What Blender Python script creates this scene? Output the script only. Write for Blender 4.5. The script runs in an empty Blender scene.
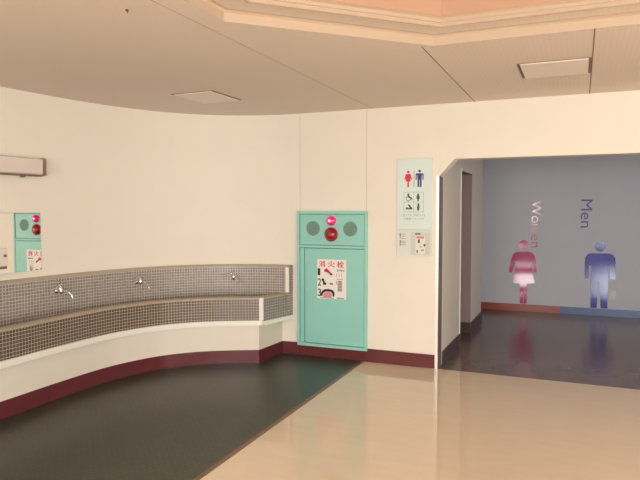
import bpy, bmesh, math, random
from mathutils import Vector, Matrix
random.seed(7)
S = bpy.context.scene
C = S.collection
PI = math.pi

# ------------------------------------------------------------------ helpers
def lin(c):
    return tuple(((v/255)/12.92 if v/255 <= 0.04045 else (((v/255)+0.055)/1.055)**2.4) for v in c)

def mat(name, col, rough=0.5, metal=0.0, spec=0.5, coat=0.0, noise=0.0, nscale=8.0, bump=0.0, bscale=60.0,
        emis=None, estr=0.0):
    m = bpy.data.materials.new(name); m.use_nodes = True
    nt = m.node_tree; b = nt.nodes['Principled BSDF']
    c = lin(col)
    b.inputs['Base Color'].default_value = (*c, 1)
    b.inputs['Roughness'].default_value = rough
    b.inputs['Metallic'].default_value = metal
    b.inputs['Specular IOR Level'].default_value = spec
    b.inputs['Coat Weight'].default_value = coat
    b.inputs['Coat Roughness'].default_value = 0.08
    tc = nt.nodes.new('ShaderNodeTexCoord')
    if noise > 0:
        n = nt.nodes.new('ShaderNodeTexNoise'); n.inputs['Scale'].default_value = nscale
        n.inputs['Detail'].default_value = 4
        nt.links.new(tc.outputs['Object'], n.inputs['Vector'])
        r = nt.nodes.new('ShaderNodeMapRange')
        r.inputs['From Min'].default_value = 0.25; r.inputs['From Max'].default_value = 0.75
        r.inputs['To Min'].default_value = 1-noise; r.inputs['To Max'].default_value = 1+noise
        nt.links.new(n.outputs['Fac'], r.inputs['Value'])
        mx = nt.nodes.new('ShaderNodeVectorMath'); mx.operation = 'SCALE'
        mx.inputs[0].default_value = c
        nt.links.new(r.outputs['Result'], mx.inputs['Scale'])
        nt.links.new(mx.outputs['Vector'], b.inputs['Base Color'])
    if bump > 0:
        n2 = nt.nodes.new('ShaderNodeTexNoise'); n2.inputs['Scale'].default_value = bscale
        nt.links.new(tc.outputs['Object'], n2.inputs['Vector'])
        bp = nt.nodes.new('ShaderNodeBump'); bp.inputs['Strength'].default_value = bump
        bp.inputs['Distance'].default_value = 0.01
        nt.links.new(n2.outputs['Fac'], bp.inputs['Height'])
        nt.links.new(bp.outputs['Normal'], b.inputs['Normal'])
    if emis:
        b.inputs['Emission Color'].default_value = (*lin(emis), 1)
        b.inputs['Emission Strength'].default_value = estr
    return m

def tile_mat(name, c1, c2, grout, pitch, mortar, rough=0.3):
    m = bpy.data.materials.new(name); m.use_nodes = True
    nt = m.node_tree; b = nt.nodes['Principled BSDF']
    uv = nt.nodes.new('ShaderNodeUVMap'); uv.uv_map = 'UVMap'
    br = nt.nodes.new('ShaderNodeTexBrick')
    br.offset = 0.0; br.squash = 1.0
    br.inputs['Scale'].default_value = 1.0
    br.inputs['Brick Width'].default_value = pitch
    br.inputs['Row Height'].default_value = pitch
    br.inputs['Mortar Size'].default_value = mortar
    br.inputs['Mortar Smooth'].default_value = 0.1
    br.inputs['Color1'].default_value = (*lin(c1), 1)
    br.inputs['Color2'].default_value = (*lin(c2), 1)
    br.inputs['Mortar'].default_value = (*lin(grout), 1)
    nt.links.new(uv.outputs['UV'], br.inputs['Vector'])
    nt.links.new(br.outputs['Color'], b.inputs['Base Color'])
    rr = nt.nodes.new('ShaderNodeMapRange')
    rr.inputs['To Min'].default_value = rough; rr.inputs['To Max'].default_value = 0.85
    nt.links.new(br.outputs['Fac'], rr.inputs['Value'])
    nt.links.new(rr.outputs['Result'], b.inputs['Roughness'])
    bp = nt.nodes.new('ShaderNodeBump'); bp.inputs['Strength'].default_value = 0.25
    bp.inputs['Distance'].default_value = 0.002; bp.invert = True
    nt.links.new(br.outputs['Fac'], bp.inputs['Height'])
    nt.links.new(bp.outputs['Normal'], b.inputs['Normal'])
    return m

class MB:
    """collects shapes and links them as one mesh object"""
    def __init__(s): s.v = []; s.f = []; s.uv = []; s.sm = []
    def face(s, idx, uv=None, smooth=False):
        s.f.append(tuple(idx)); s.uv.append(uv); s.sm.append(smooth)
    def box(s, x0, x1, y0, y1, z0, z1):
        n = len(s.v)
        s.v += [(x, y, z) for z in (z0, z1) for y in (y0, y1) for x in (x0, x1)]
        for q in ((0,2,3,1),(4,5,7,6),(0,1,5,4),(2,6,7,3),(0,4,6,2),(1,3,7,5)):
            s.face([n+i for i in q])
        return s
    def quad(s, a, b, c, d, uv=None, smooth=False):
        n = len(s.v); s.v += [tuple(a), tuple(b), tuple(c), tuple(d)]
        s.face((n, n+1, n+2, n+3), uv, smooth); return s
    def prism(s, poly, w0, w1, plane='xz'):
        """outline poly extruded between depths w0 and w1"""
        n = len(s.v); k = len(poly)
        def P(p, w): return (p[0], w, p[1]) if plane == 'xz' else ((p[0], p[1], w) if plane == 'xy' else (w, p[0], p[1]))
        s.v += [P(p, w0) for p in poly] + [P(p, w1) for p in poly]
        s.face(range(n, n+k)); s.face(range(n+2*k-1, n+k-1, -1))
        for i in range(k):
            j = (i+1) % k
            s.face((n+i, n+k+i, n+k+j, n+j))
        return s
    def cyl(s, a, b, r0, r1=None, seg=24, cap=True, smooth=True):
        r1 = r0 if r1 is None else r1
        a = Vector(a); b = Vector(b); d = (b-a).normalized()
        up = Vector((0,0,1)) if abs(d.z) < 0.9 else Vector((1,0,0))
        u = d.cross(up).normalized(); w = d.cross(u)
        n = len(s.v)
        for c, r in ((a, r0), (b, r1)):
            for i in range(seg):
                t = 2*PI*i/seg; s.v.append(tuple(c + u*math.cos(t)*r + w*math.sin(t)*r))
        for i in range(seg):
            j = (i+1) % seg; s.face((n+i, n+j, n+seg+j, n+seg+i), None, smooth)
        if cap:
            s.face(range(n, n+seg)); s.face(range(n+2*seg-1, n+seg-1, -1))
        return s
    def tube(s, pts, radii, seg=14):
        pts = [Vector(p) for p in pts]; n0 = len(s.v); k = len(pts)
        if not hasattr(radii, '__len__'): radii = [radii]*k
        u = None
        for i, p in enumerate(pts):
            d = (pts[min(i+1, k-1)]-pts[max(i-1, 0)]).normalized()
            if u is None:
                up = Vector((0,0,1)) if abs(d.z) < 0.9 else Vector((1,0,0)); u = d.cross(up).normalized()
            u = (u - d*u.dot(d)).normalized(); w = d.cross(u)
            for q in range(seg):
                t = 2*PI*q/seg; s.v.append(tuple(p + (u*math.cos(t)+w*math.sin(t))*radii[i]))
        for i in range(k-1):
            for q in range(seg):
                r = (q+1) % seg
                s.face((n0+i*seg+q, n0+i*seg+r, n0+(i+1)*seg+r, n0+(i+1)*seg+q), None, True)
        s.face(range(n0, n0+seg)); s.face(range(n0+k*seg-1, n0+(k-1)*seg-1, -1))
        return s
    def lathe(s, o, axis, prof, seg=28):
        """prof: (radius, distance along axis)"""
        o = Vector(o); d = Vector(axis).normalized()
        up = Vector((0,0,1)) if abs(d.z) < 0.9 else Vector((1,0,0))
        u = d.cross(up).normalized(); w = d.cross(u); n = len(s.v)
        for r, h in prof:
            for q in range(seg):
                t = 2*PI*q/seg; s.v.append(tuple(o + d*h + (u*math.cos(t)+w*math.sin(t))*max(r, 1e-5)))
        for i in range(len(prof)-1):
            for q in range(seg):
                r = (q+1) % seg
                s.face((n+i*seg+q, n+i*seg+r, n+(i+1)*seg+r, n+(i+1)*seg+q), None, True)
        return s
    def sweep(s, plan, prof, closed_prof=True, uvs=False, smooth=True, uoff=0.0):
        """plan: list of (point xy, normal xy, arc length). prof: (offset along normal, z). one strip per profile edge"""
        k = len(prof); n = len(s.v)
        vl = [0.0]
        for a, b in zip(prof, prof[1:]): vl.append(vl[-1] + math.hypot(b[0]-a[0], b[1]-a[1]))
        edges = [(j, j+1) for j in range(k-1)]
        if closed_prof: edges.append((k-1, 0))
        for j, j2 in edges:      # separate verts per strip keeps the profile's corners crisp
            m = len(s.v)
            for (p, nn, L) in plan:
                for q in (j, j2):
                    o, z = prof[q]; s.v.append((p[0]+nn[0]*o, p[1]+nn[1]*o, z))
            for i in range(len(plan)-1):
                L0, L1 = plan[i][2]+uoff, plan[i+1][2]+uoff
                v0, v1 = (prof[j][1], prof[j2][1])
                if abs(v1-v0) < 1e-4: v0, v1 = vl[j], vl[j]+abs(prof[j2][0]-prof[j][0])
                s.face((m+2*i, m+2*i+2, m+2*i+3, m+2*i+1), ((L0, v0), (L1, v0), (L1, v1), (L0, v1)) if uvs else None, smooth)
        if closed_prof:
            for i in (0, len(plan)-1):
                p, nn, L = plan[i]; m = len(s.v)
                s.v += [(p[0]+nn[0]*o, p[1]+nn[1]*o, z) for o, z in prof]
                s.face(range(m, m+k), tuple((o, z) for o, z in prof) if uvs else None)
        return s
    def build(s, name, material, parent=None, bevel=0.0, weld=True):
        me = bpy.data.meshes.new(name)
        me.from_pydata(s.v, [], s.f)
        if any(u is not None for u in s.uv):
            lay = me.uv_layers.new(name='UVMap')
            for poly, u in zip(me.polygons, s.uv):
                if u is None: continue
                for li, c in zip(poly.loop_indices, u): lay.data[li].uv = c
        for poly, sm in zip(me.polygons, s.sm): poly.use_smooth = sm
        bm = bmesh.new(); bm.from_mesh(me)
        if weld: bmesh.ops.remove_doubles(bm, verts=bm.verts, dist=1e-6)
        bmesh.ops.recalc_face_normals(bm, faces=bm.faces)
        bm.to_mesh(me); bm.free()
        me.set_sharp_from_angle(angle=math.radians(32))
        me.materials.append(material)
        o = bpy.data.objects.new(name, me); C.objects.link(o)
        if parent: put(o, parent)
        if bevel:
            bv = o.modifiers.new('Bevel', 'BEVEL'); bv.width = bevel; bv.segments = 2; bv.limit_method = 'ANGLE'
        return o

def put(o, p):
    o.parent = p
    M = Matrix.Identity(4); q = p
    while q is not None:
        M = Matrix.LocRotScale(q.location, q.rotation_euler, q.scale) @ M; q = q.parent
    o.matrix_parent_inverse = Matrix.Identity(4)
    # verts were given in world space: bake the inverse so the child sits at its parent's origin
    if o.type == 'MESH': o.data.transform(M.inverted())

def empty(name, loc, label, cat, group=None):
    o = bpy.data.objects.new(name, None); C.objects.link(o); o.location = loc
    o.empty_display_size = 0.1
    tag(o, label, cat, group); return o
def tag(o, label=None, cat=None, group=None, kind=None):
    if label: o['label'] = label
    if cat: o['category'] = cat
    if group: o['group'] = group
    if kind: o['kind'] = kind
    return o
def struct(o, label, cat): return tag(o, label, cat, None, 'structure')

def text(name, body, box, y, material, parent=None, rot=False, depth=0.001, bold=0.0):
    """flat lettering on a wall facing -Y, fitted to box (x0,x1,z0,z1); rot: turned a quarter turn clockwise"""
    cu = bpy.data.curves.new(name, 'FONT'); cu.body = body; cu.size = 1.0; cu.offset = bold
    cu.fill_mode = 'BOTH'; cu.extrude = 0.01; cu.resolution_u = 4
    t = bpy.data.objects.new(name+'_tmp', cu); C.objects.link(t)
    dg = bpy.context.evaluated_depsgraph_get(); dg.update()
    me = bpy.data.meshes.new_from_object(t.evaluated_get(dg))
    bpy.data.objects.remove(t); bpy.data.curves.remove(cu)
    if len(me.vertices) == 0: return None
    P = [v.co.copy() for v in me.vertices]
    if rot: P = [Vector((p.y, -p.x, p.z)) for p in P]
    xs = [p.x for p in P]; ys = [p.y for p in P]
    x0, x1, z0, z1 = box
    for v, p in zip(me.vertices, P):
        v.co = (x0+(p.x-min(xs))/(max(xs)-min(xs))*(x1-x0), y - depth*(0.5+p.z*50), z0+(p.y-min(ys))/(max(ys)-min(ys))*(z1-z0))
    me.name = name
    me.materials.clear(); me.materials.append(material)
    o = bpy.data.objects.new(name, me); C.objects.link(o)
    if parent: put(o, parent)
    return o

def circle(cx, cz, r, n=28, ry=None):
    ry = ry or r
    return [(cx+r*math.cos(2*PI*i/n), cz+ry*math.sin(2*PI*i/n)) for i in range(n)]

def spline(pts, step=0.04):
    """Catmull-Rom through pts, as plan stations (point, normal to the right of travel, arc length)"""
    P = [Vector(p) for p in pts]; out = []
    for i in range(len(P)-1):
        p0 = P[i-1] if i else P[0]*2-P[1]
        p1, p2 = P[i], P[i+1]
        p3 = P[i+2] if i+2 < len(P) else P[-1]*2-P[-2]
        n = max(2, int((p2-p1).length/step))
        for k in range(n):
            t = k/n
            out.append(0.5*((2*p1)+(p2-p0)*t+(2*p0-5*p1+4*p2-p3)*t*t+(3*p1-p0-3*p2+p3)*t**3))
    out.append(P[-1])
    return stations(out)
def stations(out):
    res = []; L = 0
    for i, p in enumerate(out):
        if i: L += (p-out[i-1]).length
        d = (out[min(i+1, len(out)-1)]-out[max(i-1, 0)]).normalized()
        res.append((p, Vector((d.y, -d.x)), L))
    return res

# ------------------------------------------------------------------ materials
M = {}
M['wall'] = mat('cream_wallpaper', (234,228,214), 0.6, spec=0.3, noise=0.015, nscale=3, bump=0.05, bscale=180)
M['alcove'] = mat('alcove_wall_grey', (202,203,209), 0.55, spec=0.35, noise=0.012, nscale=3)
M['alcoveleft'] = mat('alcove_left_wall', (220,212,198), 0.55, spec=0.35)
M['jointfaint'] = mat('faint_ceiling_joint', (190,168,146), 0.8)
M['maroon'] = mat('maroon_skirting', (98,44,48), 0.2, noise=0.03, nscale=4)
M['darkskirt'] = mat('dark_brown_skirting', (78,62,60), 0.35)
M['rust'] = mat('rust_skirting', (158,86,72), 0.25)
M['blue'] = mat('blue_skirting', (84,104,150), 0.25)
M['mint'] = mat('mint_painted_steel', (146,208,196), 0.38, noise=0.015, nscale=6)
M['mintframe'] = mat('mint_painted_frame', (150,210,198), 0.38)
M['mintdark'] = mat('groove_dark_green', (70,120,104), 0.6)
M['grille'] = mat('speaker_grille_grey', (116,150,136), 0.6)
M['grilledark'] = mat('speaker_hole_dark', (92,122,110), 0.8)
M['pinklamp'] = mat('pink_indicator_lens', (226,20,110), 0.12, coat=0.6, emis=(255,20,130), estr=0.25)
M['lampglow'] = mat('lit_lamp_centre', (255,190,225), 0.3, emis=(255,180,220), estr=0.9)
M['bell'] = mat('dark_red_lens', (150,14,28), 0.15, coat=0.5)
M['bellrim'] = mat('red_rim', (170,40,46), 0.3)
M['chrome'] = mat('polished_chrome', (225,225,228), 0.12, metal=1.0)
M['steel'] = mat('stainless_corner', (245,240,232), 0.3, metal=0.6)
M['jamb'] = mat('brown_jamb_metal', (116,104,100), 0.35)
M['tilefront'] = tile_mat('brown_mosaic_front', (76,60,50), (92,74,62), (196,182,160), 0.0275, 0.002)
M['tileback'] = tile_mat('grey_brown_mosaic_back', (126,118,112), (142,134,128), (204,196,184), 0.0275, 0.0024)
M['tileend'] = tile_mat('grey_mosaic_end', (112,108,104), (126,122,116), (186,180,168), 0.0275, 0.0022)
M['tan'] = mat('tan_coping_tile', (176,160,140), 0.35, noise=0.06, nscale=14)
M['basin'] = mat('basin_brown_tile', (110,84,66), 0.35, noise=0.05)
M['white'] = mat('white_trim', (240,236,226), 0.4)
M['plaster'] = mat('cream_plaster', (226,218,204), 0.55, noise=0.012)
M['fixture'] = mat('wall_light_cover', (222,210,200), 0.35)
M['fixturedark'] = mat('wall_light_end', (128,110,92), 0.4)
M['mirror'] = mat('mirror_glass', (240,238,232), 0.015, metal=1.0)
M['ivory'] = mat('ivory_plastic', (232,222,210), 0.35)
M['ivorydark'] = mat('ivory_plastic_dark', (126,106,90), 0.5)  # brown tone, darker than the ivory, for cap, button and slots
M['paper'] = mat('white_paper', (236,232,226), 0.55)
M['red'] = mat('print_red', (206,36,52), 0.5)
M['black'] = mat('print_black', (36,32,34), 0.5)
M['grey'] = mat('print_grey', (128,128,126), 0.5)
M['pink'] = mat('print_pink', (214,140,140), 0.5)
M['sign'] = mat('pale_mint_acrylic', (214,228,222), 0.25)
M['signlow'] = mat('pale_acrylic_lower', (216,222,212), 0.25)
M['signred'] = mat('sign_red', (216,30,78), 0.4)
M['signnavy'] = mat('sign_navy', (52,40,118), 0.4)
M['signgreen'] = mat('sign_dark_green', (40,84,76), 0.4)
M['signgrey'] = mat('sign_grey', (136,150,148), 0.4)
M['signpaper'] = mat('notice_paper', (226,222,208), 0.5)
M['noticeborder'] = mat('notice_border_grey', (200,205,198), 0.5)
M['ceilpanel'] = mat('ceiling_light_cover', (238,226,214), 0.5)
M['ceilgap'] = mat('ceiling_panel_gap', (128,108,92), 0.7)
M['joint'] = mat('ceiling_joint_line', (134,112,94), 0.8)
M['walljoint'] = mat('wall_joint_line', (204,190,168), 0.7)
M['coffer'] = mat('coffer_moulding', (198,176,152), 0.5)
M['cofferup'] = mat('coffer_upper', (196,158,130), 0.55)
M['doorframe'] = mat('dark_door_frame', (62,50,46), 0.4)
M['reveal'] = mat('pinkish_brown_reveal', (150,128,124), 0.5)
M['edgewood'] = mat('brown_floor_edging', (120,92,74), 0.4)
M['socketplate'] = mat('socket_plate', (214,212,212), 0.35)
M['glass'] = mat('window_frame_white', (225,225,225), 0.4)

def glossy_film(name, col, phase, amp, rough):
    m = mat(name, col, rough, spec=0.6)
    nt = m.node_tree; b = nt.nodes['Principled BSDF']
    tc = nt.nodes.new('ShaderNodeTexCoord')
    sx = nt.nodes.new('ShaderNodeSeparateXYZ'); nt.links.new(tc.outputs['Object'], sx.inputs[0])
    m1 = nt.nodes.new('ShaderNodeMath'); m1.operation = 'MULTIPLY_ADD'; m1.inputs[1].default_value = 7.85; m1.inputs[2].default_value = phase
    nt.links.new(sx.outputs['Z'], m1.inputs[0])
    m2 = nt.nodes.new('ShaderNodeMath'); m2.operation = 'SINE'; nt.links.new(m1.outputs[0], m2.inputs[0])
    bp = nt.nodes.new('ShaderNodeBump'); bp.inputs['Strength'].default_value = 1.0; bp.inputs['Distance'].default_value = amp; bp.invert = True
    nt.links.new(m2.outputs[0], bp.inputs['Height'])
    nt.links.new(bp.outputs['Normal'], b.inputs['Normal'])
    return m
M['filmpink'] = glossy_film('pink_vinyl_film', (194,60,124), -2.6, .0118, .13)
M['filmblue'] = glossy_film('blue_vinyl_film', (62,76,172), -2.6, .0118, .13)
M['filmpinktext'] = glossy_film('pink_vinyl_lettering', (190,90,120), 0, .0002, .14)
M['filmbluetext'] = glossy_film('blue_vinyl_lettering', (62,58,140), 0, .0002, .4)

def ceiling_mat():
    m = mat('ribbed_ceiling_board', (222,200,176), 0.75, spec=0.2)
    nt = m.node_tree; b = nt.nodes['Principled BSDF']
    tc = nt.nodes.new('ShaderNodeTexCoord')
    w = nt.nodes.new('ShaderNodeTexWave'); w.wave_type = 'BANDS'; w.bands_direction = 'X'
    w.inputs['Scale'].default_value = 10.5; w.inputs['Distortion'].default_value = 0.4; w.inputs['Detail'].default_value = 1
    nt.links.new(tc.outputs['Object'], w.inputs['Vector'])
    mx = nt.nodes.new('ShaderNodeMix'); mx.data_type = 'RGBA'
    mx.inputs['A'].default_value = (*lin((226,211,198)), 1); mx.inputs['B'].default_value = (*lin((228,214,201)), 1)
    nt.links.new(w.outputs['Fac'], mx.inputs['Factor']); nt.links.new(mx.outputs['Result'], b.inputs['Base Color'])
    return m
M['ceiling'] = ceiling_mat()

def floor_mat():
    m = mat('beige_linoleum', (212,180,142), 0.07, spec=0.55)
    nt = m.node_tree; b = nt.nodes['Principled BSDF']
    tc = nt.nodes.new('ShaderNodeTexCoord')
    mp = nt.nodes.new('ShaderNodeMapping'); mp.inputs['Scale'].default_value = (1, 4, 1)
    nt.links.new(tc.outputs['Object'], mp.inputs['Vector'])
    n = nt.nodes.new('ShaderNodeTexNoise'); n.inputs['Scale'].default_value = 3.0; n.inputs['Detail'].default_value = 6
    nt.links.new(mp.outputs['Vector'], n.inputs['Vector'])
    mx = nt.nodes.new('ShaderNodeMix'); mx.data_type = 'RGBA'
    mx.inputs['A'].default_value = (*lin((220,200,174)), 1); mx.inputs['B'].default_value = (*lin((230,212,188)), 1)
    nt.links.new(n.outputs['Fac'], mx.inputs['Factor']); nt.links.new(mx.outputs['Result'], b.inputs['Base Color'])
    return m
M['floor'] = floor_mat()
M['alcovefloor'] = mat('dark_brown_vinyl', (112,92,85), 0.2, spec=0.5, noise=0.08, nscale=5)

def mat_mat():
    m = mat('dark_green_grid_mat', (52,48,38), 0.32, spec=0.5)
    nt = m.node_tree; b = nt.nodes['Principled BSDF']
    tc = nt.nodes.new('ShaderNodeTexCoord')
    br = nt.nodes.new('ShaderNodeTexBrick'); br.offset = 0.5
    br.inputs['Scale'].default_value = 1; br.inputs['Brick Width'].default_value = 0.05; br.inputs['Row Height'].default_value = 0.025
    br.inputs['Mortar Size'].default_value = 0.005
    br.inputs['Color1'].default_value = (*lin((50,56,42)), 1); br.inputs['Color2'].default_value = (*lin((60,66,50)), 1)
    br.inputs['Mortar'].default_value = (*lin((38,43,32)), 1)
    nt.links.new(tc.outputs['Object'], br.inputs['Vector']); nt.links.new(br.outputs['Color'], b.inputs['Base Color'])
    bp = nt.nodes.new('ShaderNodeBump'); bp.inputs['Strength'].default_value = 0.3; bp.inputs['Distance'].default_value = 0.003; bp.invert = True
    nt.links.new(br.outputs['Fac'], bp.inputs['Height']); nt.links.new(bp.outputs['Normal'], b.inputs['Normal'])
    return m
M['mat'] = mat_mat()

# ------------------------------------------------------------------ plan of the place (metres; camera stands at the origin, Y towards the main wall)
ZC = 2.48          # ceiling
YW = 5.635         # main wall
YA = 9.38          # alcove back wall
XJ = -1.214        # left jamb of the opening
XR = 2.3           # right jamb
ZL = 1.97          # underside of the lintel
REAR = -5.0; RIGHT = 5.0
wall_pts = [(-4.36,REAR),(-4.36,-1.5),(-4.35,0.6),(-4.32,2.0),(-4.285,2.9),(-4.25,3.46),(-4.21,3.88),(-4.16,4.2),(-4.055,4.6),
            (-3.88,4.96),(-3.63,5.26),(-3.4,5.425),(-3.17,5.535),(-2.9,5.61),(-2.64,YW)]
front_pts = [(-3.80,1.2),(-3.79,2.2),(-3.783,3.02),(-3.790,3.5),(-3.778,3.95),(-3.735,4.22),(-3.63,4.52),(-3.50,4.72),(-3.35,4.873),(-3.15,5.012),(-2.866,5.162)]
WP = spline(wall_pts); FP = spline(front_pts)

# floor
struct(MB().box(-4.6, RIGHT+.2, REAR-.2, YW, -0.12, 0).build('floor', M['floor']), 'glossy beige linoleum floor of the hall', 'floor')
struct(MB().box(-3.4, XR+1.0, YW, YA+.1, -0.12, 0).build('floor_alcove', M['alcovefloor']), 'dark brown glossy vinyl floor in the toilet entrance', 'floor')

# ceiling with octagonal opening
def octagon(o=0.0):
    cx, cy, a, b = -0.185, 2.10, 1.535-o, 0.640-o*math.tan(PI/8)
    return [Vector((cx+x, cy+y)) for x, y in ((-b,a),(b,a),(a,b),(a,-b),(b,-a),(-b,-a),(-a,-b),(-a,b))]
def ring(mb, A, B, za, zb):
    k = len(A)
    for i in range(k):
        j = (i+1) % k
        mb.quad((*A[i], za), (*A[j], za), (*B[j], zb), (*B[i], zb))
oc = octagon(0)
mb = MB()
X0, X1, Y0, Y1 = -4.6, RIGHT+.2, REAR-.2, YW
outer = [Vector((oc[0].x, Y1)), Vector((oc[1].x, Y1)), Vector((X1, oc[2].y)), Vector((X1, oc[3].y)), Vector((oc[4].x, Y0)), Vector((oc[5].x, Y0)), Vector((X0, oc[6].y)), Vector((X0, oc[7].y))]
corner = {1: (X1, Y1), 3: (X1, Y0), 5: (X0, Y0), 7: (X0, Y1)}
for i in range(8):
    j = (i+1) % 8
    n = len(mb.v); loop = [oc[i], outer[i]] + ([Vector(corner[i])] if i in corner else []) + [outer[j], oc[j]]
    mb.v += [(p.x, p.y, ZC) for p in loop]; mb.face(range(n, n+len(loop)))
co = mb.build('ceiling', M['ceiling'])
struct(co, 'beige ribbed ceiling board around an octagonal recess', 'ceiling')
struct(MB().box(-3.4, XR+1.0, YW, YA+.1, ZC, ZC+.03).build('ceiling_alcove', M['alcove']), 'ceiling over the toilet entrance', 'ceiling')

# stepped tray of the ceiling
tray = MB()
prof = [(0.0, ZC-.001), (0.0, ZC+.046), (0.012, ZC+.056), (0.03, ZC+.058)]
for (o0, z0), (o1, z1) in zip(prof, prof[1:]): ring(tray, octagon(o0), octagon(o1), z0, z1)
struct(tray.build('trim_1', M['coffer']), 'cream rim of the octagonal ceiling recess', 'ceiling trim')
soff = MB(); ring(soff, octagon(.03), octagon(.205), ZC+.058, ZC+.058)
struct(soff.build('trim_2', M['ceiling']), 'flat step inside the octagonal ceiling recess', 'ceiling trim')
mol = MB()
prof = [(.185, ZC+.058), (.185, ZC+.047), (.195, ZC+.043), (.205, ZC+.047), (.205, ZC+.066), (.215, ZC+.066), (.215, ZC+.084), (.228, ZC+.092), (.236, ZC+.092)]
for (o0, z0), (o1, z1) in zip(prof, prof[1:]): ring(mol, octagon(o0), octagon(o1), z0, z1)
struct(mol.build('trim_3', M['coffer']), 'double moulding at the inner edge of the ceiling recess', 'ceiling trim')
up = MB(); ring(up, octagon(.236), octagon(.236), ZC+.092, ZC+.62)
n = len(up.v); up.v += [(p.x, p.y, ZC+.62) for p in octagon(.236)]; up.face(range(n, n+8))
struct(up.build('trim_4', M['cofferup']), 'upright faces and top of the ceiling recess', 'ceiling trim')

# ceiling joints
for i, (x, y0, y1) in enumerate(((-0.893, 3.636, YW), (0.055, 3.636, YW), (-1.86, 2.2, YW), (1.0, 3.3, YW))):
    struct(MB().box(x-.003, x+.003, y0, y1, ZC-.0015, ZC+.001).build('trim_%d' % (5+i), M['jointfaint'] if x < -1 else M['joint']), 'thin joint line between ceiling boards', 'ceiling joint')

# walls
def wall_face(name, plan, z0, z1, m, th=0.12):
    mb = MB().sweep(plan, [(0, z0), (0, z1), (-th, z1), (-th, z0)]); return mb.build(name, m)
struct(wall_face('wall_left', WP, 0, ZC, M['wall']), 'cream wall curving round from the left to the main wall', 'wall')
wb = MB(); T = 0.17
wb.box(-2.64, XJ, YW, YW+T, 0, ZC)
lint = [(XJ, ZC), (XJ, 1.815), (-1.07, ZL), (XR-.15, ZL), (XR, 1.815), (XR, ZC)]
wb.prism(lint, YW, YW+T)
wb.box(XR, RIGHT, YW, YW+T, 0, ZC)
struct(wb.build('wall_back', M['wall']), 'cream main wall with a chamfered opening to the toilets', 'wall')
for i, (x, z0) in enumerate(((-2.641, 1.49), (-1.922, 1.49))):
    struct(MB().box(x-.0025, x+.0025, YW-.001, YW, z0, ZC).build('trim_%d' % (9+i), M['walljoint']), 'thin vertical joint in the main wall above the green cabinet', 'wall joint')
rw = MB(); rw.box(RIGHT, RIGHT+.15, REAR, YW, 0, .3); rw.box(RIGHT, RIGHT+.15, REAR, YW, 2.2, ZC)
for y0, y1 in ((REAR, -3.6), (-1.9, -1.6), (0.2, 0.6), (2.4, YW)): rw.box(RIGHT, RIGHT+.15, y0, y1, .3, 2.2)
struct(rw.build('wall_right', M['wall']), 'cream wall on the right with windows', 'wall')
fw = MB(); fw.box(-4.5, -2.35, REAR-.15, REAR, 0, ZC); fw.box(-2.35, -1.25, REAR-.15, REAR, 0, .95); fw.box(-2.35, -1.25, REAR-.15, REAR, 2.0, ZC)
fw.box(-1.25, 0.5, REAR-.15, REAR, 0, ZC); fw.box(0.5, 4.4, REAR-.15, REAR, 2.25, ZC); fw.box(4.4, RIGHT, REAR-.15, REAR, 0, ZC)
struct(fw.build('wall_front', M['wall']), 'cream wall behind the viewer with glazed doors', 'wall')
w1 = MB()
for x in (0.5, 1.46, 2.42, 3.38, 4.34): w1.box(x, x+.06, REAR-.1, REAR-.04, 0, 2.25)
w1.box(0.5, 4.4, REAR-.1, REAR-.04, 2.19, 2.25); w1.box(0.5, 4.4, REAR-.1, REAR-.04, 0, .06)
struct(w1.build('window_1', M['glass']), 'white frames of the glazed doors behind the viewer', 'window')

# alcove walls
XA = -1.205
aw = MB()
aw.box(XA-.30, XA, YW+T, 6.74, 0, ZC)
aw.box(XA-.30, XA, 6.74, 7.46, 1.930, ZC)
aw.box(XA-.30, XA, 7.46, 8.33, 0, ZC)
struct(aw.build('wall_alcove_left', M['alcoveleft']), 'left wall of the toilet entrance with a doorway', 'wall')
struct(MB().box(-3.4, XR+1.0, YA, YA+.12, 0, ZC).build('wall_alcove_back', M['alcove']), 'pale grey end wall of the toilet entrance', 'wall')
struct(MB().box(-3.5, -3.4, YW+T, YA, 0, ZC).build('wall_alcove_far', M['alcove']), 'far left wall of the toilet entrance', 'wall')
ar = MB(); ar.box(XR+1.0, XR+1.1, YW+T, 6.4, 0, ZC); ar.box(XR+1.0, XR+1.1, 6.4, 8.8, 0, .9); ar.box(XR+1.0, XR+1.1, 6.4, 8.8, 2.1, ZC); ar.box(XR+1.0, XR+1.1, 8.8, YA, 0, ZC)
struct(ar.build('wall_alcove_right', M['alcove']), 'right wall of the toilet entrance with a window', 'wall')

# doorway lining in the alcove wall
d = MB(); d.box(XA-.305, XA+.006, 6.735, 6.765, 0, 1.930); 
d.box(XA-.305, XA+.006, 6.765, 7.46, 1.925, 1.930)
struct(d.build('door_1', M['doorframe']), 'dark lining of the doorway in the left alcove wall', 'door frame')
struct(MB().box(XA-.30, XA+.001, 7.452, 7.462, 0.0, 1.925).build('trim_11', M['reveal']), 'pinkish brown reveal of the doorway', 'door reveal')
struct(MB().box(XA-.002, XA+.008, 6.722, 6.735, 0, 1.95).build('trim_12', M['white']), 'thin white edge of the doorway', 'door trim')

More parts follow.
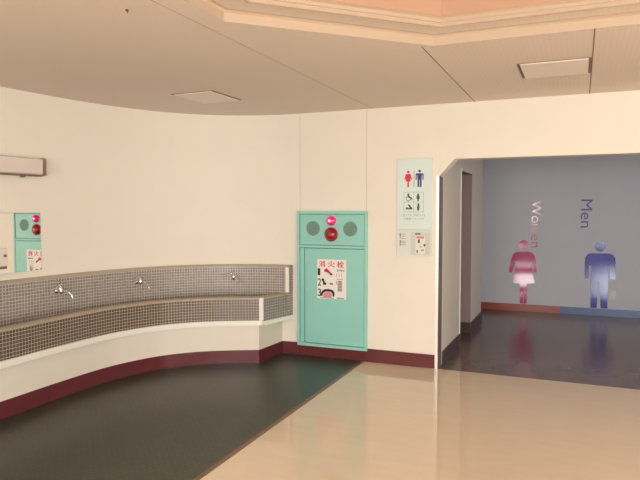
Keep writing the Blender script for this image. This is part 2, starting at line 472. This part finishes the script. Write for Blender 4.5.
# skirtings
def skirt(name, m, label, boxes):
    mb = MB()
    for b in boxes: mb.box(*b)
    return struct(mb.build(name, m, bevel=0.002), label, 'skirting board')
skirt('baseboard_back', M['maroon'], 'maroon skirting along the main wall', [(-2.664, -1.903, YW-.01, YW, 0, .104), (-1.903, XJ-.022, YW-.01, YW, 0, .13), (XR, RIGHT, YW-.01, YW, 0, .13)])
bc = stations([q[0] for q in WP if -2.88 < q[0].x < -2.66] + [Vector((-2.664, 5.6345))])
struct(MB().sweep(bc, [(0, 0), (.01, 0), (.01, .13), (0, .13)]).build('baseboard_corner', M['maroon']), 'short maroon skirting between the sink and the green cabinet', 'skirting board')
skirt('baseboard_alcove_left', M['darkskirt'], 'dark skirting along the left alcove wall', [(XA, XA+.01, YW+T, 6.72, 0, .13), (XA, XA+.01, 7.46, 8.34, 0, .13), (XA-.30, XA+.01, 7.44, 7.452, 0, .13), (XA-.30, XA+.01, 8.33, 8.34, 0, .13)])
skirt('baseboard_alcove_rust', M['rust'], 'rust red skirting below the pink figure', [(-3.4, -0.24, YA-.012, YA, 0, .105)])
skirt('baseboard_alcove_blue', M['blue'], 'blue skirting below the blue figure', [(-0.24, XR+1.0, YA-.012, YA, 0, .105)])

# metal corner of the opening
cg = MB(); cg.prism([(XJ-.022, 0), (XJ+.004, 0), (XJ+.004, 1.81), (XJ-.022, 1.83)], YW-.006, YW)
t = empty('corner_guard', (XJ, YW, 0), 'tall shiny metal corner guard on the left edge of the toilet opening', 'corner guard')
cg.build('front_strip', M['steel'], t)
MB().box(XJ, XJ+.006, YW, YW+T, 0, 1.815).build('side_strip', M['jamb'], t)

# dark mat zone
mb = MB()
rot = [(p.x, p.y) for p, nn, L in FP]
XM = -1.920
poly = [(XM, -1.5)] + [(-3.87, -1.5)] + rot + [(-2.835, YW-.012), (XM-.045, YW-.012)]
mb.prism([(x+.0, y) for x, y in poly], 0.0, 0.004, 'xy')
t = mb.build('floor_mat', M['mat']); tag(t, 'dark green-brown grid-textured floor mat beside the long curved sink', 'floor mat')
e = MB(); e.prism([(XM, -1.5), (XM+.03, -1.5), (XM-.015, YW-.012), (XM-.045, YW-.012)], 0, .006, 'xy')
tag(e.build('mat_edging', M['edgewood']), 'thin brown edging strip between the dark floor mat and the beige floor', 'edging strip')

# ------------------------------------------------------------------ long curved trough sink
sink = empty('trough_sink', (-3.5, 4.4, 0), 'long curved trough sink faced in brown mosaic tile along the left wall', 'sink')
# stations of the wall that the sink runs along
wallrun = [s for s in WP if s[0].y >= 1.2 and s[0].x <= -2.78]
wallrun = stations([s[0] for s in wallrun] + [Vector((-2.735, 5.630))])
ZL0, ZB = 0.645, 0.932
BT = 0.085                       # backsplash thickness
E1 = Vector((-2.866, 5.162)); E2 = Vector((-2.838, YW))
edir = (E2-E1).normalized(); en = Vector((edir.y, -edir.x))
endrun = stations([E1, E1+edir*.12, E1+edir*.25, E2])
FPs = FP
U1 = Vector((-2.838, 5.177)); U2 = Vector((-2.735, YW-.001))
FPU = stations([q[0] for q in FP[:-1]] + [E1, U1]); ud = (U2-U1).normalized()
endu = stations([U1, U1+ud*.12, U1+ud*.25, U2])
MB().sweep(FPs, [(0, 0.0), (0, .38), (-.05, .38), (-.05, 0)]).build('pedestal', M['plaster'], sink)
MB().sweep(endrun, [(0, 0.0), (0, .38), (-.05, .38), (-.05, 0)]).build('pedestal_end', M['plaster'], sink)
MB().sweep(FPs, [(.0, .002), (.008, .002), (.008, .13), (.0, .13)]).build('skirting', M['maroon'], sink)
MB().sweep(endrun, [(0, .002), (.008, .002), (.008, .13), (0, .13)]).build('skirting_end', M['maroon'], sink)
MB().sweep(FPU, [(-.04, .376), (.03, .376), (.03, .424), (-.04, .424)]).build('edging', M['white'], sink)
MB().sweep(endu, [(-.04, .376), (.03, .376), (.03, .415), (-.04, .415)]).build('edging_end', M['white'], sink)
MB().sweep(FPU, [(-.06, .424), (.012, .424), (.012, .637), (-.06, .637)], uvs=True, uoff=.003).build('front_panel', M['tilefront'], sink)
MB().sweep(endu, [(-.06, .415), (.012, .415), (.012, .637), (-.06, .637)], uvs=True).build('end_panel', M['tileend'], sink)
# white corner post at the front of the end panel
fd = (U1-E1).normalized(); fn = Vector((fd.y, -fd.x))
q0 = U1 + fn*.0135 + ud*.0; 
cpp = [U1+fn*.0145-fd*.030, U1+fn*.0145+Vector((ud.y,-ud.x))*.0145, U1+Vector((ud.y,-ud.x))*.0145+ud*.006, U1-fd*.030]
cp = MB(); cp.prism([(v.x, v.y) for v in cpp], .424, .644, 'xy'); cp.build('corner_post', M['white'], sink)
# coping (ledge)
MB().sweep(FPU, [(.016, .630), (.016, .642), (.008, .648), (-.064, .650), (-.070, .640), (-.070, .60), (-.055, .60)]).build('coping', M['tan'], sink)
MB().sweep(endu, [(.016, .630), (.016, .642), (.008, .648), (-.064, .650), (-.070, .640), (-.070, .60), (-.055, .60)]).build('coping_end', M['tan'], sink)
# basin: inner face, bottom up to the backsplash
mbb = MB()
mbb.sweep(FPs, [(-.066, .615), (-.09, .50), (-.12, .47), (-.30, .46)], closed_prof=False)
mbb.sweep([q for q in wallrun if q[0].x < -2.87], [(.02, .46), (.26, .465), (.26, .455), (.02, .45)])
mbb.sweep(endu, [(-.066, .615), (-.085, .46)], closed_prof=False)
mbb.build('basin', M['basin'], sink)
# backsplash
MB().sweep(wallrun, [(.0, .45), (BT, .45), (BT, ZB-.018), (0, ZB-.018)], uvs=True).build('backsplash', M['tileback'], sink)
MB().sweep(wallrun, [(.0, ZB-.018), (BT+.003, ZB-.018), (BT+.003, ZB-.008), (BT-.008, ZB), (0, ZB+.002)]).build('backsplash_cap', M['tan'], sink)
# end of the backsplash: tiled face with a white front edge
XE = -2.722
be2 = MB(); be2.box(XE-.07, XE, YW-.088, YW-.001, .637, ZB-.001)
be2.uv = [tuple((be2.v[i][1] + be2.v[i][0], be2.v[i][2]) for i in f) for f in be2.f]
be2.build('backsplash_end', M['tileend'], sink)
MB().box(XE-.043, XE-.004, YW-.094, YW-.088, .656, ZB-.016).build('end_edging', M['white'], sink)

# ------------------------------------------------------------------ taps
def make_tap(pt, nrm, label):
    """pt on the backsplash face, nrm horizontal unit normal to it"""
    t = empty('faucet', (pt[0], pt[1], pt[2]), label, 'tap', 'chrome taps along the curved sink')
    t.rotation_euler = (0, 0, math.atan2(nrm[0], -nrm[1]))   # local -Y leaves the wall
    return t
def tap_parts(t):
    def loc(mb, name, m):
        o = MB.build(mb, name, m); o.parent = t; return o
    loc(MB().lathe((0,0,0), (0,-1,0), [(0,0),(.024,0),(.024,.004),(.017,.012),(.012,.018),(.011,.05),(.0,.05)]), 'flange', M['chrome'])
    b = MB().lathe((0,-.05,-.02), (0,0,1), [(0,0),(.012,.0),(.016,.01),(.017,.035),(.012,.05),(.009,.066),(0,.066)])
    loc(b, 'body', M['chrome'])
    s = MB().tube([(0,-.055,-.002),(.008,-.075,.004),(.018,-.10,.002),(.030,-.125,-.012),(.038,-.14,-.032),(.042,-.147,-.058)], [.009,.0085,.008,.008,.008,.0085])
    loc(s, 'spout', M['chrome'])
    h = MB().tube([(.022,-.046,.052),(.0,-.052,.053),(-.035,-.060,.044),(-.075,-.068,.030),(-.115,-.072,.018)], [.006,.009,.006,.0055,.008])
    h.lathe((0,-.05,.046), (0,0,1), [(0,0),(.013,0),(.015,.008),(.010,.02),(0,.022)])
    loc(h, 'handle', M['chrome'])
def wall_station(y, xmax=None):
    best = min(wallrun, key=lambda s: abs(s[0].y-y) if xmax is None else abs(s[0].x-xmax)); return best
taps = []
for k, (key, mode, lab) in enumerate(((3.885, 'y', 'chrome swivel tap on the sink backsplash below the mirror, nearest of the three'),
                       (4.72, 'y', 'chrome swivel tap on the curved backsplash, middle one of the three'),
                       (-3.335, 'x', 'chrome swivel tap on the backsplash nearest the green hydrant cabinet'))):
    p, nn, L = wall_station(key) if mode == 'y' else wall_station(0, key)
    pos = (p.x+nn.x*(BT+.0005), p.y+nn.y*(BT+.0005), .803)
    t = make_tap(pos, nn, lab)
    if k == 0: tap_parts(t); proto = t
    else:
        for ch in list(proto.children):
            c2 = ch.copy(); C.objects.link(c2); c2.parent = t

# ------------------------------------------------------------------ fire hydrant cabinet
BX0, BX1, BZ0, BZ1 = -2.661, -1.906, 0.108, 1.488
cab = empty('hydrant_cabinet', (-2.283, YW, BZ0), 'tall mint green fire hydrant cabinet with red lamps on the main wall', 'fire hydrant cabinet')
fr = MB(); YF = YW-.032
fr.box(BX0, BX0+.026, YF, YW, BZ0, BZ1); fr.box(BX1-.026, BX1, YF, YW, BZ0, BZ1)
fr.box(BX0+.026, BX1-.026, YF, YW, BZ1-.028, BZ1); fr.box(BX0+.026, BX1-.026, YF, YW, BZ0, BZ0+.03)
fr.box(BX0+.026, BX1-.026, YF+.002, YW, 1.118, 1.142)
fr.build('frame', M['mintframe'], cab, bevel=.002)
MB().box(BX0+.026, BX1-.026, YW-.012, YW-.001, BZ0+.03, BZ1-.028).build('back_plate', M['mintdark'], cab)
MB().box(BX0+.031, BX1-.031, YF+.008, YW-.012, 1.147, BZ1-.033).build('upper_panel', M['mint'], cab, bevel=.002)
MB().box(BX0+.030, BX0+.078, YF+.012, YW-.012, BZ0+.034, 1.114).build('side_strip', M['mint'], cab, bevel=.002)
door = MB().box(BX0+.088, BX1-.030, YF+.001, YW-.012, BZ0+.036, 1.112).build('door', M['mint'], cab, bevel=.003)
YP = YF+.008
for cx, cz in ((-2.483, 1.314), (-2.083, 1.312)):
    g = MB().lathe((cx, YP, cz), (0,-1,0), [(.074,0),(.074,.003),(.068,.004),(0,.004)], 36).build('speaker_grille', M['grille'], cab)
    hh = MB()
    for i in range(-4, 5):
        for j in range(-4, 5):
            if i*i+j*j <= 17: hh.cyl((cx+i*.0145, YP-.004, cz+j*.0145), (cx+i*.0145, YP-.0044, cz+j*.0145), .004, seg=8)
    hh.build('grille_holes', M['grilledark'], g)
ind = MB().lathe((-2.284, YP, 1.392), (0,-1,0), [(.0,.0),(.05,.0),(.049,.012),(.044,.026),(.032,.038),(.016,.045),(0,.047)], 36).build('indicator_lamp', M['pinklamp'], cab)
MB().lathe((-2.288, YP-.047, 1.392), (0,-1,0), [(0,-.003),(.015,-.002),(.010,.002),(0,.003)], 20).build('lamp_glow', M['lampglow'], ind)
bl = MB().lathe((-2.285, YP, 1.256), (0,-1,0), [(0,0),(.072,.0),(.072,.008),(.064,.014),(.058,.010),(0,.010)], 40).build('alarm_button', M['bellrim'], cab)
MB().lathe((-2.285, YP-.010, 1.256), (0,-1,0), [(.057,0),(.054,.012),(.044,.024),(.028,.031),(0,.034)], 36).build('button_lens', M['bell'], bl)
MB().lathe((-2.285, YP-.044, 1.256), (0,-1,0), [(.02,-.004),(.02,.002),(0,.002)], 24).build('button_centre', M['bellrim'], bl)
# instruction notice on the door
YD = YF+.001
no = MB().box(-2.436, -2.122, YD-.0015, YD, .606, 1.004).build('notice', M['paper'], cab)
YN = YD-.0015
text('heading', '消 火 栓', (-2.418, -2.145, .925, .99), YN, M['red'], no, bold=.012)
for ch, z0, z1 in (('1', .84, .912), ('2', .735, .81), ('3', .628, .705)):
    text('step_number', ch, (-2.43, -2.392 if ch != '1' else -2.402, z0, z1), YN, M['black'], no, bold=.008)
il = MB()
il.prism([(-2.36,.90),(-2.33,.915),(-2.31,.895),(-2.285,.87),(-2.30,.858),(-2.33,.875),(-2.355,.878)], YN-.0008, YN)
il.build('red_drawing', M['red'], no)
MB().prism([(-2.222,.79),(-2.216,.755),(-2.224,.755),(-2.229,.79)], YN-.0008, YN).build('red_mark', M['red'], no)
ib = MB()
ib.prism([(-2.30,.862),(-2.28,.868),(-2.265,.848),(-2.29,.843)], YN-.0012, YN-.0002)
ib.build('nozzle_drawing', M['black'], no)
ib = MB()
ib.prism([(-2.39,.80),(-2.372,.815),(-2.36,.80),(-2.352,.775),(-2.335,.765),(-2.34,.745),(-2.37,.745),(-2.372,.772)], YN-.0008, YN)
ib.build('hose_drawing', M['black'], no)
ib = MB()
ib.prism([(-2.30,.765),(-2.262,.765),(-2.262,.752),(-2.30,.752)], YN-.0008, YN)
ib.build('lever_drawing', M['black'], no)
ib = MB()
ib.prism([(-2.40,.632),(-2.39,.672),(-2.36,.70),(-2.31,.706),(-2.265,.696),(-2.245,.668),(-2.25,.632),(-2.268,.632),(-2.268,.66),(-2.29,.678),(-2.34,.68),(-2.37,.66),(-2.38,.632)], YN-.0008, YN)
ib.build('black_drawing', M['black'], no)
ip = MB(); ip.prism([(-2.375,.635),(-2.36,.66),(-2.335,.676),(-2.295,.674),(-2.275,.655),(-2.275,.62),(-2.37,.62)], YN-.0006, YN)
ip.box(-2.40, -2.25, YN-.0006, YN, .610, .618); ip.build('pink_drawing', M['pink'], no)
text('caption', '操作要領', (-2.222, -2.142, .886, .906), YN, M['black'], no)
def line(x0, x1, z0, z1): MB().box(x0, x1, YN-.0006, YN, z0, z1).build('print_line', M['grey'], no)
for i in range(7): line(-2.212, -2.165, .688+i*.0155, .700+i*.0155)
line(-2.225, -2.155, .806, .812); line(-2.222, -2.145, .612, .622)
for i in range(3): line(-2.225+i*.026, -2.221+i*.026, .83, .868)

# ------------------------------------------------------------------ restroom sign panel
SX0, SX1, SZ0, SZ1 = -1.612, -1.276, 1.06, 1.984
sg = empty('restroom_sign', (-1.444, YW, SZ0), 'pale mint restroom sign panel with red and navy figures beside the opening', 'sign')
MB().box(SX0, SX1, YW-.010, YW, 1.316, SZ1).build('upper_plate', M['sign'], sg, bevel=.0015)
MB().box(SX0, SX1, YW-.011, YW, SZ0, 1.313).build('lower_plate', M['signlow'], sg, bevel=.0015)
YS = YW-.010
def fig(cx, z0, z1, female):
    h = z1-z0; mb = MB()
    mb.prism(circle(cx, z1-h*.075, h*.078), YS-.001, YS)
    s = h/1.0
    if female:
        o = [(-.05,0),(-.05,.36),(-.16,.36),(-.12,.56),(-.20,.42),(-.235,.44),(-.17,.74),(-.12,.80),(.12,.80),(.17,.74),(.235,.44),(.20,.42),(.12,.56),(.16,.36),(.05,.36),(.05,0)]
    else:
        o = [(-.12,0),(-.12,.45),(-.135,.70),(-.17,.70),(-.17,.42),(-.235,.42),(-.235,.74),(-.19,.80),(.19,.80),(.235,.74),(.235,.42),(.17,.42),(.17,.70),(.135,.70),(.12,.45),(.12,0),(.02,0),(.02,.42),(-.02,.42),(-.02,0)]
    mb.prism([(cx+x*s, z0+z*s) for x, z in o], YS-.001, YS)
    return mb
fig(-1.503, 1.716, 1.872, True).build('woman_figure', M['signred'], sg)
fig(-1.394, 1.716, 1.878, False).build('man_figure', M['signnavy'], sg)
MB().box(-1.450, -1.444, YS-.001, YS, 1.716, 1.872).build('divider', M['signgrey'], sg)
gr = MB()
for x in (-1.543, -1.449, -1.355): gr.box(x-.0015, x+.0015, YS-.001, YS, 1.481, 1.669)
for z in (1.481, 1.575, 1.669): gr.box(-1.543, -1.355, YS-.0011, YS, z-.0015, z+.0015)
gr.build('icon_grid', M['signgrey'], sg)
YI = YS-.0012
n = 22; oc2 = circle(-1.500, 1.607, .025, n); ic2 = circle(-1.500, 1.607, .019, n)
arc = [oc2[(i+4) % n] for i in range(3, 19)] + [ic2[(i+4) % n] for i in range(18, 2, -1)]
wheel = MB(); wheel.prism(arc, YI, YS); wheel.prism(circle(-1.501, 1.648, .010, 14), YI, YS)
wheel.prism([(-1.505,1.640),(-1.497,1.640),(-1.497,1.617),(-1.478,1.617),(-1.466,1.594),(-1.459,1.597),(-1.473,1.624),(-1.505,1.624)], YI, YS)
wheel.build('wheelchair_icon', M['signgreen'], sg)
st = MB(); st.prism(circle(-1.407, 1.647, .010, 14), YI, YS)
st.prism([(-1.420,1.638),(-1.394,1.638),(-1.390,1.606),(-1.399,1.604),(-1.400,1.582),(-1.413,1.582),(-1.414,1.604),(-1.423,1.606)], YI, YS)
st.build('standing_icon', M['signgreen'], sg)
bd = MB(); bd.prism([(-1.525,1.506),(-1.465,1.506),(-1.459,1.514),(-1.490,1.552),(-1.500,1.556),(-1.506,1.549),(-1.492,1.530),(-1.490,1.519),(-1.525,1.514)], YI, YS)
bd.prism(circle(-1.514, 1.519, .009, 14), YI, YS); bd.build('lying_icon', M['signgreen'], sg)
cr = MB(); cr.prism(circle(-1.403, 1.556, .009, 14), YI, YS)
cr.prism([(-1.411,1.551),(-1.395,1.551),(-1.392,1.520),(-1.399,1.494),(-1.412,1.494),(-1.417,1.520)], YI, YS)
cr.build('carer_icon', M['signgreen'], sg)
text('lettering', 'どなたでもご利用できる', (-1.568, -1.336, 1.440, 1.461), YS, M['signgrey'], sg)
text('lettering', '多機能トイレです', (-1.545, -1.348, 1.408, 1.428), YS, M['signgrey'], sg)
YS2 = YW-.011
nt_ = MB().box(-1.474, -1.288, YS2-.002, YS2, 1.072, 1.292).build('floor_plan_notice', M['noticeborder'], sg)
MB().box(-1.428, -1.335, YS2-.003, YS2-.002, 1.085, 1.255).build('plan_sheet', M['signpaper'], nt_)
YQ = YS2-.003
for x, z, w, h in ((-1.404,1.205,.018,.035),(-1.350,1.168,.018,.022),(-1.418,1.108,.014,.022),(-1.372,1.122,.026,.010),(-1.382,1.152,.014,.010)):
    MB().box(x, x+w, YQ-.001, YQ, z-h/2, z+h/2).build('plan_mark', M['signgreen'], nt_)
MB().box(-1.43, -1.38, YS2-.003, YS2-.002, 1.268, 1.28).build('notice_title', M['signgreen'], nt_)
MB().box(-1.42, -1.345, YQ-.0006, YQ, 1.230, 1.252).build('plan_heading', M['pink'], nt_)
lw = MB()
for z, h in ((1.262,.030),(1.236,.01),(1.196,.034),(1.166,.014)): lw.box(-1.582, -1.574, YS2-.001, YS2, z-h/2, z+h/2)
lw.build('arrow_marks', M['black'], sg)
ll = MB()
for z in (1.268,1.248,1.226,1.20,1.184,1.166): ll.box(-1.57, -1.525, YS2-.0008, YS2, z, z+.006)
ll.build('text_lines', M['signgrey'], sg)

# ------------------------------------------------------------------ big wall figures and lettering
man = [(0.162,0.112),(0.161,0.493),(0.158,0.713),(0.137,0.713),(0.137,0.523),(0.080,0.523),(0.077,0.760),(0.083,0.825),(0.106,0.867),(0.149,0.887),(0.271,0.890),(0.392,0.889),(0.437,0.871),(0.465,0.830),(0.473,0.767),(0.476,0.527),(0.401,0.527),(0.400,0.708),(0.383,0.707),(0.384,0.503),(0.381,0.112),(0.295,0.112),(0.266,0.511),(0.244,0.113)]
wom = [(-0.795,0.117),(-0.800,0.414),(-0.905,0.416),(-0.876,0.579),(-0.851,0.721),(-0.861,0.746),(-0.910,0.568),(-0.959,0.573),(-0.930,0.756),(-0.908,0.831),(-0.878,0.868),(-0.832,0.884),(-0.678,0.887),(-0.633,0.872),(-0.603,0.837),(-0.581,0.767),(-0.562,0.583),(-0.609,0.578),(-0.641,0.751),(-0.653,0.728),(-0.623,0.589),(-0.590,0.422),(-0.701,0.415),(-0.699,0.117),(-0.738,0.116),(-0.743,0.398),(-0.750,0.116)]
t = empty('man_pictogram', (.27, YA, .112), 'large blue standing man figure stuck on the alcove wall', 'wall pictogram')
MB().prism(man, YA-.003, YA).build('figure_body', M['filmblue'], t)
MB().prism(circle(.270, .983, .071, 36), YA-.003, YA).build('figure_head', M['filmblue'], t)
t = empty('woman_pictogram', (-.75, YA, .117), 'large pink standing woman figure in a skirt stuck on the alcove wall', 'wall pictogram')
MB().prism(wom, YA-.003, YA).build('figure_body', M['filmpink'], t)
MB().prism(circle(-.754, .985, .071, 36), YA-.003, YA).build('figure_head', M['filmpink'], t)
tag(text('women_lettering', 'Women', (-.655, -.513, .953, 1.639), YA, M['filmpinktext'], None, True, .003), 'pink word Women turned sideways above the pink woman figure', 'wall lettering')
tag(text('men_lettering', 'Men', (.010, .161, 1.250, 1.649), YA, M['filmbluetext'], None, True, .003), 'blue word Men turned sideways above the blue man figure', 'wall lettering')
t = empty('wall_socket', (.443, YA, .30), 'small pale electrical socket beside the leg of the blue man figure', 'socket')
MB().box(.400, .486, YA-.008, YA, .243, .364).build('cover_plate', M['socketplate'], t, bevel=.003)
MB().box(.424, .462, YA-.012, YA-.008, .268, .338).build('outlet_insert', M['ivory'], t, bevel=.002)
for z in (.285, .322):
    for x in (.436, .448): MB().box(x-.002, x+.002, YA-.0125, YA-.012, z-.008, z+.008).build('slot', M['ivorydark'], t)

# ------------------------------------------------------------------ mirror, soap dispenser, wall light on the left
mt = Vector((-.0207, 1.0)).normalized(); mn = Vector((mt.y, -mt.x))
mr = empty('mirror', (-4.22, 3.4, .992), 'frameless wall mirror above the curved sink reflecting the green cabinet', 'mirror')
A = Vector((-4.218, 3.79)); B = A - mt*1.05
def slab(mb, p, q, nrm, t0, t1, z0, z1):
    pts = [p+nrm*t0, q+nrm*t0, q+nrm*t1, p+nrm*t1]
    mb.prism([(v.x, v.y) for v in pts], z0, z1, 'xy'); return mb
slab(MB(), A, B, mn, 0, .005, .993, 1.476).build('mirror_glass', M['mirror'], mr)
slab(MB(), A-mt*.02, B+mt*.02, mn, -.02, -.0005, 1.0, 1.47).build('backing', M['ivory'], mr)
P = A - mt*.375
sd = empty('soap_dispenser', (P.x, P.y, 1.02), 'ivory wall soap dispenser in front of the mirror at the left edge', 'soap dispenser')
Q = P - mt*.10
slab(MB(), P, Q, mn, .006, .055, 1.055, 1.20).build('tank', M['ivory'], sd, bevel=.008)
slab(MB(), P-mt*.004, Q+mt*.004, mn, .006, .050, 1.035, 1.055).build('bottom_cap', M['ivorydark'], sd, bevel=.003)
c = P-mt*.028+mn*.055
MB().cyl((c.x, c.y, 1.14), (c.x+.006, c.y, 1.14), .012, seg=16).build('push_button', M['ivorydark'], sd)

wl = empty('wall_light', (-4.2, 3.3, 1.8), 'unlit tube light fixture with a grey cover high on the left wall', 'wall light')
A2 = Vector((-4.212, 3.80)); wt = Vector((-.065, -1)).normalized(); wn = Vector((-wt.y, wt.x))
if wn.x < 0: wn = -wn
B2 = A2 + wt*1.25
def bar(mb, p, q, prof):
    n = len(mb.v); k = len(prof)
    for v in (p, q):
        mb.v += [(v.x+wn.x*o, v.y+wn.y*o, z) for o, z in prof]
    mb.face(range(n, n+k)); mb.face(range(n+2*k-1, n+k-1, -1))
    for i in range(k):
        j = (i+1) % k; mb.face((n+i, n+j, n+k+j, n+k+i))
    return mb
cov = [(-.02, 1.792), (.055, 1.792), (.068, 1.802), (.072, 1.920), (.055, 1.930), (-.02, 1.930)]
bar(MB(), A2+wt*.03, B2, cov).build('cover', M['fixture'], wl)
bar(MB(), A2, A2+wt*.03, [(-.02, 1.786), (.058, 1.786), (.074, 1.80), (.078, 1.923), (.058, 1.935), (-.02, 1.935)]).build('end_cap', M['fixturedark'], wl)
bar(MB(), A2+wt*.03, B2, [(0, 1.780), (.06, 1.780), (.066, 1.792), (0, 1.792)]).build('base_tray', M['fixturedark'], wl)
s = A2+wt*.20+wn*.04
MB().cyl((s.x, s.y, 1.78), (s.x, s.y, 1.766), .022, .016, seg=16).build('switch', M['edgewood'], wl)

# ------------------------------------------------------------------ ceiling panels and hook
def ceil_panel(name, x0, x1, y0, y1, label):
    t = empty(name, ((x0+x1)/2, (y0+y1)/2, ZC), label, 'ceiling light', 'square ceiling lights')
    f = MB(); g = .02
    f.box(x0, x0+g, y0, y1, ZC-.004, ZC); f.box(x1-g, x1, y0, y1, ZC-.004, ZC)
    f.box(x0+g, x1-g, y0, y0+g*.4, ZC-.004, ZC); f.box(x0+g, x1-g, y1-g*.4, y1, ZC-.004, ZC)
    f.build('frame', M['ceilgap'], t)
    MB().box(x0+g, x1-g, y0+g*.4, y1-g*.4, ZC-.010, ZC).build('cover', M['ceilpanel'], t, bevel=.002)
ceil_panel('ceiling_light', -3.20, -2.785, 4.26, 4.72, 'square unlit ceiling light panel close to the curved left wall')
ceil_panel('ceiling_light', -.41, .053, 4.30, 4.77, 'square unlit ceiling light panel above the toilet opening')
t = empty('ceiling_hook', (-2.06, 2.40, ZC), 'tiny dark hook in the ceiling at the upper left', 'hook')
MB().lathe((-2.06, 2.40, ZC), (0,0,-1), [(0,0),(.009,0),(.008,.004),(0,.006)], 16).build('rosette', M['doorframe'], t)
MB().tube([(-2.06,2.40,ZC-.004),(-2.06,2.40,ZC-.009),(-2.056,2.40,ZC-.013),(-2.052,2.40,ZC-.010)], .0022, 8).build('hook_wire', M['doorframe'], t)

# ------------------------------------------------------------------ light: daylight through the glazing, plus added overhead fill
def area(name, loc, rot, sx, sy, power, col):
    l = bpy.data.lights.new(name, 'AREA'); l.shape = 'RECTANGLE'; l.size = sx; l.size_y = sy
    l.energy = power; l.color = lin(col)
    o = bpy.data.objects.new(name, l); C.objects.link(o); o.location = loc; o.rotation_euler = rot
    return o
R = math.radians
area('daylight_doors', (2.45, REAR-.2, 1.15), (R(90), 0, 0), 3.8, 2.1, 310, (250,251,255))
area('daylight_window', (-1.8, REAR-.2, 1.475), (R(90), 0, 0), 1.1, 1.05, 90, (250,250,255))
area('daylight_right_a', (RIGHT+.2, -.7, 1.25), (R(90), 0, R(90)), 1.8, 1.8, 70, (255,252,246))
area('daylight_right_b', (RIGHT+.2, 1.5, 1.25), (R(90), 0, R(90)), 1.8, 1.8, 70, (255,252,246))
area('daylight_right_c', (RIGHT+.2, -2.7, 1.25), (R(90), 0, R(90)), 1.8, 1.8, 70, (255,252,246))
area('daylight_alcove', (XR+1.2, 7.6, 1.5), (R(90), 0, R(90)), 2.2, 1.1, 11, (210,222,255))
for i, (x, y) in enumerate(((-2.6, -1.6), (.2, -1.6), (3.0, -1.6), (3.2, 2.2))):
    area('hall_fill', (x, y, ZC-.02), (0, 0, 0), .6, .6, 40 if y > 0 else 75, (255,251,246))  # added overhead fill without fixtures, lifts the floor and ceiling
w = bpy.data.worlds.new('World'); S.world = w; w.use_nodes = True
w.node_tree.nodes['Background'].inputs['Color'].default_value = (*lin((235,230,225)), 1)
w.node_tree.nodes['Background'].inputs['Strength'].default_value = 0.6

# ------------------------------------------------------------------ camera
cam = bpy.data.cameras.new('Camera'); cam.sensor_width = 36; cam.lens = 605/640*36; cam.clip_start = 0.05
co = bpy.data.objects.new('Camera', cam); C.objects.link(co)
co.location = (0, 0, 1.5); co.rotation_euler = (R(90-2.8388), 0, R(23.2302))
S.camera = co
S.view_settings.view_transform = 'Standard'; S.view_settings.look = 'None'
S.view_settings.exposure = -0.10; S.view_settings.gamma = 1.0; S.view_settings.use_curve_mapping = False
